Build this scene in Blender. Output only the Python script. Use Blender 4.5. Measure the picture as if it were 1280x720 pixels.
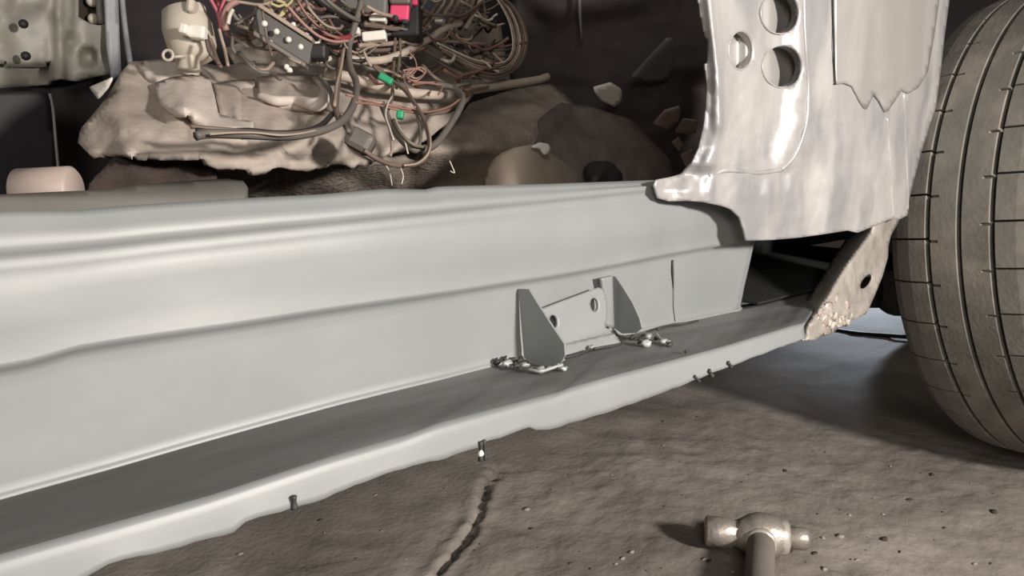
import bpy, bmesh, math, random
import numpy as np
from mathutils import Vector, Matrix
random.seed(7); RNG = np.random.RandomState(11)
S = bpy.context.scene
for o in list(bpy.data.objects): bpy.data.objects.remove(o)
COL = S.collection

# ------------------------------------------------------------------ camera
# X runs along the car's sill (front of the car = +X), Y into the car, Z up; metres
F_PX, HCAM = 1000.0, 0.396
PITCH = math.atan(180 / F_PX)
YAW = math.atan2(1103, F_PX * math.cos(PITCH) + 180 * math.sin(PITCH))
HX = np.array([math.cos(YAW), math.sin(YAW), 0]); RT = np.array([math.sin(YAW), -math.cos(YAW), 0])
FW = math.cos(PITCH) * HX - np.array([0, 0, math.sin(PITCH)]); UP = np.cross(RT, FW)
CAM = np.array([0, 0, HCAM])
cd = bpy.data.cameras.new('camera'); cam = bpy.data.objects.new('camera', cd); COL.objects.link(cam)
cd.sensor_width = 36; cd.lens = 36 * F_PX / 1280; cd.clip_start = .02; cd.clip_end = 60
M = Matrix((( RT[0], UP[0], -FW[0], CAM[0]), (RT[1], UP[1], -FW[1], CAM[1]), (RT[2], UP[2], -FW[2], CAM[2]), (0, 0, 0, 1)))
cam.matrix_world = M
S.camera = cam

# ------------------------------------------------------------------ light
w = bpy.data.worlds.new('world'); S.world = w; w.use_nodes = True
bg = w.node_tree.nodes['Background']; bg.inputs[0].default_value = (1.0, .93, .86, 1); bg.inputs[1].default_value = .17

def lamp(name, kind, loc, target, power, color, size=.1, **k):
    l = bpy.data.lights.new(name, kind); l.energy = power; l.color = color
    if kind == 'AREA': l.shape = 'DISK'; l.size = size
    else: l.shadow_soft_size = size
    for a, b in k.items(): setattr(l, a, b)
    o = bpy.data.objects.new(name, l); COL.objects.link(o); o.location = loc
    o.rotation_euler = (Vector(target) - Vector(loc)).to_track_quat('-Z', 'Y').to_euler()
    return o
lamp('work_lamp', 'AREA', (.50, -.75, .65), (.45, .45, .30), 24, (1.0, .93, .87), .13)
lamp('fill_lamp', 'AREA', (-.75, -.8, .85), (.6, .7, .4), 11, (1.0, .92, .85), .45)  # added unseen fill, lifts the interior that the pillar shades
lamp('cool_daylight_spot', 'SPOT', (3.3, 1.5, .75), (1.95, .86, 0), 260, (.74, .85, 1.0), .12, spot_size=.34, spot_blend=1.0)  # unseen spot added for daylight on the floor beyond the car
S.view_settings.view_transform = 'Standard'; S.view_settings.look = 'None'
S.view_settings.gamma = 1; S.view_settings.exposure = 0.0
try: S.view_settings.use_curve_mapping = False
except Exception: pass

# ------------------------------------------------------------------ helpers
def ray(px, py): return FW + (px - 640) / F_PX * RT - (py - 360) / F_PX * UP
def onY(px, py, Y): d = ray(px, py); return CAM + d * (Y / d[1])
def onZ(px, py, Z=0.): d = ray(px, py); return CAM + d * ((Z - HCAM) / d[2])
def onX(px, py, X): d = ray(px, py); return CAM + d * (X / d[0])
def depth(p): return float(np.dot(np.asarray(p) - CAM, FW))

def hsh(ix, iy, s):
    n = np.sin(ix * 127.1 + iy * 311.7 + s * 74.7) * 43758.5453
    return n - np.floor(n)
def vnoise(x, y, s=0):
    x = np.asarray(x, float); y = np.asarray(y, float)
    ix, iy = np.floor(x), np.floor(y); fx, fy = x - ix, y - iy
    fx = fx * fx * (3 - 2 * fx); fy = fy * fy * (3 - 2 * fy)
    a, b, c, d = hsh(ix, iy, s), hsh(ix + 1, iy, s), hsh(ix, iy + 1, s), hsh(ix + 1, iy + 1, s)
    return (a + (b - a) * fx) * (1 - fy) + (c + (d - c) * fx) * fy - .5
def fbm(x, y, s=0, o=4):
    r = 0; a = 1
    for k in range(o): r = r + a * vnoise(np.asarray(x) * 2 ** k, np.asarray(y) * 2 ** k, s + k); a *= .5
    return r

MATS = {}
def mat(name, c, rough=.6, metal=0., var=.15, scale=40., bump=.0, bscale=None, c2=None, c2amt=.5, c2scale=None, emit=None, spec=.5, stretch=None):
    if name in MATS: return MATS[name]
    m = bpy.data.materials.new(name); m.use_nodes = True; nt = m.node_tree; N = nt.nodes; L = nt.links
    b = N['Principled BSDF']; b.inputs['Roughness'].default_value = rough; b.inputs['Metallic'].default_value = metal
    b.inputs['Specular IOR Level'].default_value = spec
    tc = N.new('ShaderNodeTexCoord')
    if stretch:
        mp = N.new('ShaderNodeMapping'); mp.inputs['Scale'].default_value = stretch; L.new(tc.outputs['Object'], mp.inputs['Vector']); src = mp.outputs[0]
    else: src = tc.outputs['Object']
    nz = N.new('ShaderNodeTexNoise'); nz.inputs['Scale'].default_value = scale; nz.inputs['Detail'].default_value = 6; nz.inputs['Roughness'].default_value = .6
    L.new(src, nz.inputs['Vector'])
    mx = N.new('ShaderNodeMix'); mx.data_type = 'RGBA'
    rp = N.new('ShaderNodeMapRange'); rp.inputs[1].default_value = .3; rp.inputs[2].default_value = .7
    L.new(nz.outputs['Fac'], rp.inputs[0]); L.new(rp.outputs[0], mx.inputs[0])
    mx.inputs[6].default_value = tuple(v * (1 - var) for v in c) + (1,); mx.inputs[7].default_value = tuple(min(1, v * (1 + var)) for v in c) + (1,)
    out = mx.outputs[2]
    if c2:
        n2 = N.new('ShaderNodeTexNoise'); n2.inputs['Scale'].default_value = c2scale or scale / 3; n2.inputs['Detail'].default_value = 4
        L.new(src, n2.inputs['Vector'])
        r2 = N.new('ShaderNodeMapRange'); r2.inputs[1].default_value = .62 - .35 * c2amt; r2.inputs[2].default_value = .78 - .3 * c2amt
        L.new(n2.outputs['Fac'], r2.inputs[0])
        m2 = N.new('ShaderNodeMix'); m2.data_type = 'RGBA'; L.new(r2.outputs[0], m2.inputs[0]); L.new(out, m2.inputs[6]); m2.inputs[7].default_value = tuple(c2) + (1,)
        out = m2.outputs[2]
    L.new(out, b.inputs['Base Color'])
    if bump:
        nb = N.new('ShaderNodeTexNoise'); nb.inputs['Scale'].default_value = bscale or scale * 3; nb.inputs['Detail'].default_value = 5
        L.new(tc.outputs['Object'], nb.inputs['Vector'])
        bp = N.new('ShaderNodeBump'); bp.inputs['Strength'].default_value = bump; bp.inputs['Distance'].default_value = .004
        L.new(nb.outputs['Fac'], bp.inputs['Height']); L.new(bp.outputs[0], b.inputs['Normal'])
    if emit: b.inputs['Emission Color'].default_value = tuple(emit) + (1,); b.inputs['Emission Strength'].default_value = 1
    MATS[name] = m; return m

def org(parent):
    v = np.zeros(3)
    while parent is not None: v += np.array(parent.location); parent = parent.parent
    return v
def link(name, me, m, parent=None, smooth=True):
    o = bpy.data.objects.new(name, me); COL.objects.link(o)
    if m: me.materials.append(m)
    if smooth: me.polygons.foreach_set('use_smooth', [True] * len(me.polygons))
    if parent is not None: o.parent = parent
    return o
def obj(name, V, Fc, m, parent=None, smooth=True, base=None):
    """one mesh object from world-space vertices; top level ones get their origin at their base"""
    V = np.asarray(V, float)
    loc = np.zeros(3)
    if parent is not None: V = V - org(parent)
    else:
        loc = np.array([V[:, 0].mean(), V[:, 1].mean(), V[:, 2].min()]) if base is None else np.asarray(base, float)
        V = V - loc
    me = bpy.data.meshes.new(name); me.from_pydata(V.tolist(), [], [tuple(int(i) for i in f) for f in Fc]); me.update()
    o = link(name, me, m, parent, smooth); o.location = loc
    return o
def tag(o, label=None, cat=None, group=None, kind=None):
    if label: o['label'] = label
    if cat: o['category'] = cat
    if group: o['group'] = group
    if kind: o['kind'] = kind
    return o
def empty(name, loc, label=None, cat=None, group=None):
    o = bpy.data.objects.new(name, None); COL.objects.link(o); o.location = loc; o.empty_display_size = .05
    return tag(o, label, cat, group)
def mod_solid(o, t, off=-1):
    md = o.modifiers.new('solid', 'SOLIDIFY'); md.thickness = t; md.offset = off; return o
def mod_bevel(o, w_, n=2):
    md = o.modifiers.new('bevel', 'BEVEL'); md.width = w_; md.segments = n; md.limit_method = 'ANGLE'; return o
def mod_sub(o, n=1):
    md = o.modifiers.new('sub', 'SUBSURF'); md.levels = n; md.render_levels = n; return o

def catmull(P, n=8):
    P = np.asarray(P, float); Q = np.vstack([2 * P[0] - P[1], P, 2 * P[-1] - P[-2]]); out = []
    t = np.linspace(0, 1, n, endpoint=False)[:, None]
    for i in range(len(P) - 1):
        a, b, c, d = Q[i:i + 4]
        out.append(.5 * (2 * b + (c - a) * t + (2 * a - 5 * b + 4 * c - d) * t ** 2 + (3 * b - a - 3 * c + d) * t ** 3))
    out.append(P[-1:]); return np.vstack(out)
def tube_vf(P, r, sides=6, n=6):
    C = catmull(P, n) if n > 1 else np.asarray(P, float); K = len(C)
    r = np.interp(np.linspace(0, 1, K), np.linspace(0, 1, len(np.atleast_1d(r))), np.atleast_1d(r))
    T = np.gradient(C, axis=0); T /= np.linalg.norm(T, axis=1)[:, None] + 1e-12
    u = np.cross(T[0], [0, 0, 1.]);
    if np.linalg.norm(u) < .1: u = np.cross(T[0], [1., 0, 0])
    V = []
    for i in range(K):
        u = u - T[i] * np.dot(u, T[i]); u /= np.linalg.norm(u); v = np.cross(T[i], u)
        for k in range(sides):
            a = 2 * math.pi * k / sides; V.append(C[i] + r[i] * (math.cos(a) * u + math.sin(a) * v))
    Fc = [(i * sides + k, i * sides + (k + 1) % sides, (i + 1) * sides + (k + 1) % sides, (i + 1) * sides + k) for i in range(K - 1) for k in range(sides)]
    Fc += [tuple(range(sides))[::-1], tuple((K - 1) * sides + k for k in range(sides))]
    return np.array(V), Fc
def tube(name, P, r, m, parent=None, sides=6, n=6):
    V, Fc = tube_vf(P, r, sides, n); return obj(name, V, Fc, m, parent)
def grid_faces(nr, nc, flip=False):
    f = [(i * nc + j, i * nc + j + 1, (i + 1) * nc + j + 1, (i + 1) * nc + j) for i in range(nr - 1) for j in range(nc - 1)]
    return [q[::-1] for q in f] if flip else f
def box_vf(c, ax, ay, az):
    c = np.asarray(c, float); ax, ay, az = map(lambda q: np.asarray(q, float) / 2, (ax, ay, az))
    V = [c + sx * ax + sy * ay + sz * az for sz in (-1, 1) for sy in (-1, 1) for sx in (-1, 1)]
    return V, [(0, 2, 3, 1), (4, 5, 7, 6), (0, 1, 5, 4), (2, 6, 7, 3), (0, 4, 6, 2), (1, 3, 7, 5)]
def box(name, c, ax, ay, az, m, parent=None, bev=0.):
    V, Fc = box_vf(c, ax, ay, az); o = obj(name, V, Fc, m, parent, smooth=False)
    if bev: mod_bevel(o, bev)
    return o
def lathe_vf(prof, c, axis, n=24, closed=False):
    axis = np.array(axis, float); axis = axis / np.linalg.norm(axis); u = np.cross(axis, [0, 0, 1.])
    if np.linalg.norm(u) < .05: u = np.cross(axis, [1., 0, 0])
    u /= np.linalg.norm(u); v = np.cross(axis, u); V = []
    for s, r in prof:
        for k in range(n):
            a = 2 * math.pi * k / n; V.append(np.asarray(c) + axis * s + r * (math.cos(a) * u + math.sin(a) * v))
    K = len(prof); Fc = [(i * n + k, i * n + (k + 1) % n, ((i + 1) % K) * n + (k + 1) % n, ((i + 1) % K) * n + k) for i in range(K if closed else K - 1) for k in range(n)]
    if not closed: Fc += [tuple(range(n))[::-1], tuple((K - 1) * n + k for k in range(n))]
    return V, Fc
def lathe(name, prof, c, axis, m, parent=None, n=24): V, Fc = lathe_vf(prof, c, axis, n); return obj(name, V, Fc, m, parent)
def blob(name, c, r, m, parent=None, sub=2, seed=0, amp=.35, sq=(1, 1, 1)):
    bm = bmesh.new(); bmesh.ops.create_icosphere(bm, subdivisions=sub, radius=1)
    V = np.array([v.co[:] for v in bm.verts]); Fc = [[v.index for v in f.verts] for f in bm.faces]; bm.free()
    k = 1 + amp * (vnoise(V[:, 0] * 1.7 + seed * 3.1, V[:, 1] * 1.7 + V[:, 2] * 1.3, seed) * 2)
    V = V * k[:, None] * np.asarray(sq) * r + np.asarray(c)
    return obj(name, V, Fc, m, parent)

def inpoly(P, x, y):
    P = np.asarray(P); r = np.zeros(np.shape(x), bool); n = len(P); j = n - 1
    for i in range(n):
        xi, yi, xj, yj = P[i][0], P[i][1], P[j][0], P[j][1]
        c = ((yi > y) != (yj > y)) & (x < (xj - xi) * (y - yi) / (yj - yi + 1e-12) + xi)
        r ^= c; j = i
    return r
def nearest(Ps, q):
    best = (1e9, q)
    for P in Ps:
        A = np.asarray(P, float); B = np.roll(A, -1, 0); d = B - A
        t = np.clip(((q - A) * d).sum(1) / ((d * d).sum(1) + 1e-9), 0, 1); c = A + d * t[:, None]
        e = ((c - q) ** 2).sum(1); i = e.argmin()
        if e[i] < best[0]: best = (e[i], c[i])
    return best
def ell(cx, cy, rx, ry, n=22, rot=0):
    a = np.linspace(0, 2 * np.pi, n, endpoint=False); x, y = rx * np.cos(a), ry * np.sin(a); c, s = math.cos(rot), math.sin(rot)
    return np.stack([cx + x * c - y * s, cy + x * s + y * c], 1)
def sheet(name, outline, dep, m, parent=None, holes=(), step=6, thick=.0015, jitter=None, hard=False):
    """pressed sheet: a gridded surface in space whose depth Y = dep(px, py) is given over its outline"""
    O = np.asarray(outline, float); x0, y0 = O.min(0) - step; x1, y1 = O.max(0) + step
    xs = np.arange(x0, x1 + step, step); ys = np.arange(y0, y1 + step, step)
    cx, cy = np.meshgrid(xs[:-1] + step / 2, ys[:-1] + step / 2)
    keep = inpoly(O, cx, cy)
    for h in holes: keep &= ~inpoly(h, cx, cy)
    nx = len(xs); use = {}
    Fc = []; cnt = {}
    for i, j in zip(*np.nonzero(keep)):
        ids = [i * nx + j, (i + 1) * nx + j, (i + 1) * nx + j + 1, i * nx + j + 1]
        Fc.append(ids)
        for q in ids: cnt[q] = cnt.get(q, 0) + 1
    V = []
    for q in cnt:
        p = np.array([xs[q % nx], ys[q // nx]])
        if cnt[q] < 4:
            e, c = nearest([O] + list(holes), p)
            if e < (1.1 * step) ** 2: p = c
        use[q] = len(V)
        Y = float(dep(p[0], p[1])); V.append(onY(p[0], p[1], Y))
    Fc = [[use[q] for q in f] for f in Fc]
    o = obj(name, V, Fc, m, parent, smooth=not hard)
    # outward normals face the outside (-Y)
    me = o.data; s = sum(pl.normal.y * pl.area for pl in me.polygons)
    if s > 0: me.flip_normals()
    if thick: mod_solid(o, thick)
    return o
def table(rows, cols_depth):
    """rows: [(py, [x of each feature line])], cols_depth: depth per line (constants or per-row lists)"""
    ys = np.array([r[0] for r in rows], float); X = np.array([r[1] for r in rows], float)
    D = np.array([cols_depth[i] if np.ndim(cols_depth) == 2 else cols_depth for i in range(len(rows))], float)
    def f(px, py):
        xs = [np.interp(py, ys, X[:, k]) for k in range(X.shape[1])]; ds = [np.interp(py, ys, D[:, k]) for k in range(X.shape[1])]
        i = int(np.clip(np.searchsorted(xs, px) - 1, 0, len(xs) - 2)); t = np.clip((px - xs[i]) / (xs[i + 1] - xs[i] + 1e-9), 0, 1)
        t = t * t * (3 - 2 * t)
        return ds[i] + (ds[i + 1] - ds[i]) * t
    return f

# ------------------------------------------------------------------ materials
m_ground = mat('oily_concrete', (.27, .241, .213), .85, var=.2, scale=9, bump=.35, bscale=140, c2=(.185, .161, .140), c2amt=.45, c2scale=3.5)
m_sill = mat('grey_primer', (.222, .236, .233), .48, var=.07, scale=14, bump=.06, bscale=30, c2=(.205, .22, .22), c2amt=.5, c2scale=5, spec=.7)
m_ledge = mat('grey_primer_dusty_shaded', (.135, .142, .14), .6, var=.14, scale=22, bump=.12, bscale=90, c2=(.075, .077, .072), c2amt=.55, c2scale=16, stretch=(.25, 1, 1))  # darker than the sill: dust streaks plus ledge shade put into the colour
m_pillar = mat('sanded_steel', (.45, .437, .425), .40, metal=.28, var=.14, scale=34, bump=.16, bscale=34, c2=(.315, .312, .318), c2amt=.5, c2scale=26, stretch=(1, 1, .4))
m_primed = mat('beige_grey_primer', (.37, .357, .34), .45, metal=.3, var=.10, scale=12, bump=.05, c2=(.45, .437, .425), c2amt=.35, c2scale=22, stretch=(1, 1, .12))
m_strut = mat('rusty_bare_steel', (.33, .30, .27), .6, metal=.2, var=.2, scale=60, bump=.3, c2=(.41, .38, .34), c2amt=.4, c2scale=30)
m_crust = mat('flaking_rust', (.36, .30, .26), .85, var=.35, scale=180, bump=.9, bscale=260, c2=(.55, .51, .46), c2amt=.45, c2scale=120)
m_rubber = mat('dusty_rubber', (.150, .142, .124), .75, var=.16, scale=26, bump=.15, bscale=200, c2=(.235, .215, .185), c2amt=.4, c2scale=17)
m_groove = mat('groove_rubber', (.035, .033, .03), .85, var=.2)
m_black = mat('black_paint', (.018, .017, .019), .6, var=.2)
m_dark = mat('dark_brown_trim', (.022, .018, .019), .85, var=.3, scale=12)
m_cavity = mat('cavity_shade', (.010, .012, .013), .8, var=.2)  # deep shade of the cavity put into a near-black colour
m_felt = mat('beige_felt', (.45, .39, .34), .95, var=.10, scale=25, bump=.25, bscale=110, c2=(.355, .305, .26), c2amt=.4, c2scale=14, spec=.1)
m_felt_l = mat('pale_felt', (.57, .505, .45), .95, var=.08, scale=25, bump=.2, bscale=110, spec=.1)
m_carpet = mat('brown_carpet', (.055, .042, .037), .95, var=.25, scale=60, bump=.6, bscale=220, spec=.1)
m_tan = mat('tan_carpet', (.33, .28, .235), .95, var=.25, scale=30, bump=.6, bscale=200, spec=.1)
m_rail = mat('bare_brown_steel', (.075, .069, .06), .6, metal=.2, var=.25, scale=20, c2=(.11, .106, .096), c2amt=.4)
m_green = mat('grey_green_paint', (.29, .275, .235), .5, var=.22, scale=10, bump=.15, c2=(.20, .18, .15), c2amt=.45, c2scale=6)
m_blue = mat('blue_grey_paint', (.26, .275, .29), .45, var=.12)
m_navy = mat('dark_vinyl', (.010, .009, .013), .6, var=.2)
m_cream = mat('cream_plastic', (.52, .47, .39), .45, var=.06)
m_white = mat('white_plastic', (.80, .76, .69), .4, var=.04)
m_hoseb = mat('beige_conduit', (.47, .395, .325), .6, var=.1, scale=50)
m_cover = mat('beige_cover', (.44, .37, .295), .6, var=.08, scale=20)
m_ham = mat('worn_hammer_steel', (.40, .36, .32), .42, metal=.55, var=.2, scale=70, bump=.2, c2=(.25, .22, .19), c2amt=.3)
m_wood = mat('dark_grey_handle', (.17, .15, .13), .7, var=.15, scale=30)
m_stone = mat('grit', (.30, .27, .235), .9, var=.3, scale=90, bump=.4)
m_stoned = mat('dark_grit', (.05, .043, .038), .9, var=.3, scale=90)
m_wall = mat('garage_wall', (.10, .095, .09), .9, var=.2, scale=3)
m_weld = mat('weld_metal', (.38, .39, .385), .5, metal=.2, var=.3, scale=120)
m_weldd = mat('burnt_weld', (.045, .047, .045), .6, metal=.2, var=.3, scale=120)
WC = {}
for nm, c, rg in (('brown', (.15, .108, .088), .5), ('tan', (.33, .255, .20), .5), ('grey', (.13, .115, .10), .5), ('black', (.022, .019, .018), .5), ('pink', (.33, .185, .16), .5), ('rose', (.42, .10, .14), .5),
                  ('red', (.22, .035, .04), .5), ('white', (.62, .55, .47), .4), ('yellow', (.42, .345, .19), .5), ('copper', (.24, .125, .09), .45), ('olive', (.14, .12, .085), .5)):
    WC[nm] = mat('wire_' + nm, c, rg, var=.12, scale=60)

# ------------------------------------------------------------------ the setting
crack = np.array([onZ(*p)[:2] for p in [(515, 750), (540, 720), (556, 700), (573, 680), (586, 664), (590, 655), (600, 640), (604, 622), (607, 606), (619, 594), (626, 588)]])
crack2 = np.array([onZ(*p)[:2] for p in [(626, 588), (650, 587), (672, 584), (692, 578)]])
def segdist(P, X, Y):
    d = np.full(X.shape, 9.)
    for a, b in zip(P[:-1], P[1:]):
        v = b - a; t = np.clip(((X - a[0]) * v[0] + (Y - a[1]) * v[1]) / (v @ v), 0, 1)
        d = np.minimum(d, np.hypot(X - a[0] - t * v[0], Y - a[1] - t * v[1]))
    return d
def axis_pts(lo, a, b, hi, st):
    core = list(np.arange(a, b, st)); l = []; s = st; x = a
    while x > lo: s *= 1.12; x -= s; l.append(max(x, lo))
    r = []; s = st; x = core[-1]
    while x < hi: s *= 1.12; x += s; r.append(min(x, hi))
    return np.array(l[::-1] + core + r)
gx = axis_pts(-3, .15, 1.15, 5, .0035); gy = axis_pts(-3, .12, .62, 4, .0035)
GX, GY = np.meshgrid(gx, gy)
def ground_h(X, Y):
    z = .010 * fbm(X * 5, Y * 5, 3, 3) + .0035 * fbm(X * 30, Y * 30, 9, 3)
    z = z + .0022 * np.maximum(0, vnoise(X * 70, Y * 70, 21)) 
    wob = .008 * fbm(X * 60, Y * 60, 5, 2)
    d = segdist(crack, X, Y) + wob
    z = z - .011 * np.exp(-(d / .0034) ** 2) + .0018 * np.exp(-((d - .010) / .006) ** 2)
    d2 = segdist(crack2, X, Y) + wob
    z = z - .005 * np.exp(-(d2 / .003) ** 2)
    return z
GZ = ground_h(GX, GY)
fl = obj('floor', np.stack([GX.ravel(), GY.ravel(), GZ.ravel()], 1), grid_faces(len(gy), len(gx)), m_ground, base=(0, 0, 0))
tag(fl, kind='structure')
def slab(name, lo, hi):
    lo, hi = np.array(lo, float), np.array(hi, float); d = hi - lo
    return tag(box(name, (lo + hi) / 2, (d[0], 0, 0), (0, d[1], 0), (0, 0, d[2]), m_wall), kind='structure')
slab('wall_back', (-3, 4, -.02), (5, 4.1, 2.8)); slab('wall_front', (5, -3, -.02), (5.1, 4.1, 2.8))
def gz(px, py):
    p = onZ(px, py, 0.)
    for _ in range(3): p = onZ(px, py, float(ground_h(np.array(p[0]), np.array(p[1]))))
    return p

# ------------------------------------------------------------------ the car
car = empty('car', (.45, .385, 0), 'stripped car body with cut-open side sill painted grey primer', 'car')

def trace(pts, Y):
    P = np.array([onY(x, y, Y) for x, y in pts]); o = P[:, 0].argsort(); P = P[o]
    return lambda X: np.interp(X, P[:, 0], P[:, 2]), P
YA, YB, YC, YD, YE, YF = .392, .3865, .384, .3845, .300, .298
zA, _ = trace([(-60, 266), (0, 263), (100, 262), (143, 258), (200, 254), (300, 248), (400, 243), (480, 236), (540, 237), (547, 233), (680, 230), (820, 225), (945, 220)], YA)
zB, _ = trace([(-60, 331), (0, 325), (60, 320), (143, 311), (200, 304), (300, 294), (400, 284), (540, 270), (700, 254), (820, 241), (945, 230)], YB)
zC, _ = trace([(-60, 472), (0, 462), (30, 457), (60, 449), (85, 440), (150, 429), (210, 420), (300, 407), (400, 391), (500, 376), (580, 364), (647, 353), (700, 345), (760, 334), (830, 320), (880, 311), (945, 301)], YC)
zD, PD = trace([(-60, 634), (0, 618), (125, 584), (250, 549), (417, 503), (500, 482), (620, 453), (680, 439), (770, 418), (840, 403), (920, 386), (960, 378)], YD)
zE, PE = trace([(-60, 716), (0, 699), (250, 628), (400, 579), (500, 550), (537, 536), (600, 519), (650, 506), (690, 496), (705, 490), (751, 477), (830, 456), (900, 437), (985, 411), (1005, 406)], YE)
zF, PF = trace([(-60, 778), (60, 740), (112, 722), (118, 714), (130, 705), (160, 697), (200, 689), (250, 675), (298, 662), (305, 651), (335, 643), (365, 635), (400, 624), (440, 607), (480, 592), (530, 578), (560, 572), (597, 558), (601, 552), (640, 542), (660, 533), (666, 537), (685, 537), (730, 524), (800, 501), (870, 474), (890, 466), (940, 447), (985, 430), (1005, 424)], YF)
XT, XB = onY(946, 298, YC)[0], onY(921, 386, YD)[0]; zT_, zB_ = onY(946, 298, YC)[2], onY(921, 386, YD)[2]
XL = -.75
def sill_profile(X):
    a, b, c, d = zA(X), zB(X), zC(X), zD(X)
    w1 = .0015 * math.sin(X * 9) ; P = []
    def add(Y, z): P.append((Y, z))
    add(YA, a); add(YA - .0022, a - .003); add(YA - .004, a * .6 + b * .4); add(YB - .0035, b + .006); add(YB - .001, b + .002); add(YB + .0005, b - .0005)
    add(YB - .0022, b - .0045); add(YB - .0035, b - .010); add(.3815 + w1, b * .65 + c * .35); add(.3807 + w1, b * .35 + c * .65); add(YC - .0025, c + .009); add(YC - .0035, c + .0035)
    add(YC - .0038, c + .0015); add(YC + .0035, c - .0010); add(.3880, c - .005); add(.3878, c - .010); add(.3868, c * .6 + d * .4); add(.3856, c * .3 + d * .7); add(YD - .0003, d + .005); add(YD - .0004, d + .0014); add(YD - .0012, d + .0002); add(YD - .003, d - .001)
    return P
us = np.linspace(0, 1, 150); rows = []
def xend(z): return np.interp(z, [zB_, zT_], [XB, XT])
prof_n = len(sill_profile(0)); V = np.zeros((len(us) + 9, prof_n, 3))
for i, u in enumerate(us):
    for k in range(prof_n):
        X = .3
        Xe = xend(sill_profile(XB)[k][1]); X = XL + (Xe - XL) * u
        Y, z = sill_profile(X)[k]; V[i, k] = (X, Y + .0012 * float(fbm(X * 14, z * 20, 4, 2)), z)
for q in range(9):      # the far end of the panel curls inwards
    a = min(q, 7) / 7 * math.pi / 2
    for k in range(prof_n):
        b = V[len(us) - 1, k]; r = .018
        V[len(us) + q, k] = (b[0] + r * math.sin(a) + (.0 if q < 8 else .001), b[1] + r * (1 - math.cos(a)) + (.06 if q == 8 else 0), b[2])
sill = obj('sill_panel', V.reshape(-1, 3), grid_faces(len(us) + 9, prof_n), m_sill, car)
if sum(p.normal.y * p.area for p in sill.data.polygons) > 0: sill.data.flip_normals()
mod_solid(sill, .0016)
tag(sill, 'grey primed inner sill panel with two pressed creases')
# bottom flange: dusty ledge, partly shaded by its colour, with a ragged turned-down lip
Xr = PE[-1, 0]; xs = np.linspace(XL, Xr, 260); V = []
NP = 14
for X in xs:
    d, e, f = zD(XL + (X - XL) * (.80 - XL) / (Xr - XL)), zE(X), zF(X); n1 = .0015 * float(fbm(X * 22, 1.3, 8, 3)); rag = .0010 * float(fbm(X * 120, 2.3, 5, 3))
    ys_ = [YD + .012, YD - .004, YD - .010] + [YD + (YE - YD) * t for t in (.35, .5, .65, .8)] + [YE + .004, YE + .0013, YE + .0002, YE - .0006]
    zs_ = [d - .0015, d - .0015, d - .003 ] + [d - .0035 + (e - d + .003) * t + n1 for t in (.32, .48, .65, .82)] + [e - .0002, e - .0006, e - .002, e - .005]
    for t in (.4, .75, 1.): ys_.append(YE + (YF - YE) * t - .0006); zs_.append((e - .005) + (f + rag - e + .005) * t)
    V += [(XL + (X - XL) * (np.interp(y, [YE, YD], [Xr, .80]) - XL) / (Xr - XL), y, z) for y, z in zip(ys_, zs_)]
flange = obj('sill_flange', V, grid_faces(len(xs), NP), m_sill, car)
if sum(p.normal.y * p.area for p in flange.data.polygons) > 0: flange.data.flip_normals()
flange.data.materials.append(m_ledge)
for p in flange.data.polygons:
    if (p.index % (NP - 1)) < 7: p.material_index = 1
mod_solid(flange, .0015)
tag(flange, 'dusty, shade-darkened outward ledge along the sill bottom with ragged turned-down lip')
print('slope', [(round(float(zD(x)), 3), round(float(zE(x)), 3)) for x in (0, .3, .6)], 'Xr', Xr, XB, XT)

def ledgeY(px, py):
    yd = np.interp(px, [0, 125, 250, 417, 500, 620, 680, 770, 840, 920], [618, 584, 549, 503, 482, 453, 439, 418, 403, 386]); ye = np.interp(px, [0, 250, 400, 500, 600, 650, 705, 751, 830, 900, 985], [699, 628, 579, 550, 519, 506, 490, 477, 456, 437, 411])
    return .3815 if py < yd else YD - .003 + (YE - YD) * min(1, (py - yd) / (ye - yd))
# ---- bracket welded on the sill
def plate(name, pts3, t, m, parent, nrm):
    """flat plate from a planar polygon of 3-d points"""
    n = len(pts3); nrm = np.asarray(nrm, float); A = [np.asarray(p) for p in pts3]; B = [p + nrm * t for p in A]
    Fc = [tuple(range(n)), tuple(range(2 * n - 1, n - 1, -1))] + [(i, n + i, n + (i + 1) % n, (i + 1) % n) for i in range(n)]
    o = obj(name, A + B, Fc, m, parent, smooth=False)
    bm = bmesh.new(); bm.from_mesh(o.data); bmesh.ops.recalc_face_normals(bm, faces=bm.faces); bm.to_mesh(o.data); bm.free()
    return o

bracket = sheet('bracket', [(671, 388), (685, 383), (700, 377), (748, 359), (755, 362), (759, 380), (759, 395), (757, 409), (766, 417), (735, 424), (705, 431), (697, 424), (686, 403)],
                lambda x, y: np.interp(y - (700 - x) * .34, [365, 378, 432], [.3805, .3775, .370]), m_sill, car, holes=[ell(692, 402, 5, 8.5, rot=-.1), ell(743, 381, 5, 8.5, rot=-.1)], step=2.2, thick=.002)
tag(bracket, 'small grey bracket with two round holes')
sheet('bracket_foot', [(704, 431), (768, 417), (777, 429), (706, 444)], lambda x, y: np.interp(y + (x - 705) * .21, [431, 444], [.370, .366]), m_sill, bracket, step=3, thick=.002)
Xg = onY(651, 400, .384)[0]
plate('gusset', [onX(x, y, Xg) for x, y in [(648, 361), (661, 362), (672, 380), (690, 408), (705, 430), (706, 444), (700, 455), (676, 463), (655, 447)]], .0016, m_sill, bracket, (1, 0, 0))
Xh = onY(767, 380, .384)[0]
plate('gusset', [onX(x, y, Xh) for x, y in [(766, 345), (770, 347), (780, 362), (791, 380), (799, 398), (802, 410), (795, 416), (778, 417), (767, 410)]], .0016, m_sill, bracket, (1, 0, 0))
sheet('bracket_tab', [(752, 348), (766, 345), (768, 410), (757, 408), (756, 380)], lambda x, y: .3795, m_sill, bracket, step=3, thick=.003)
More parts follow.
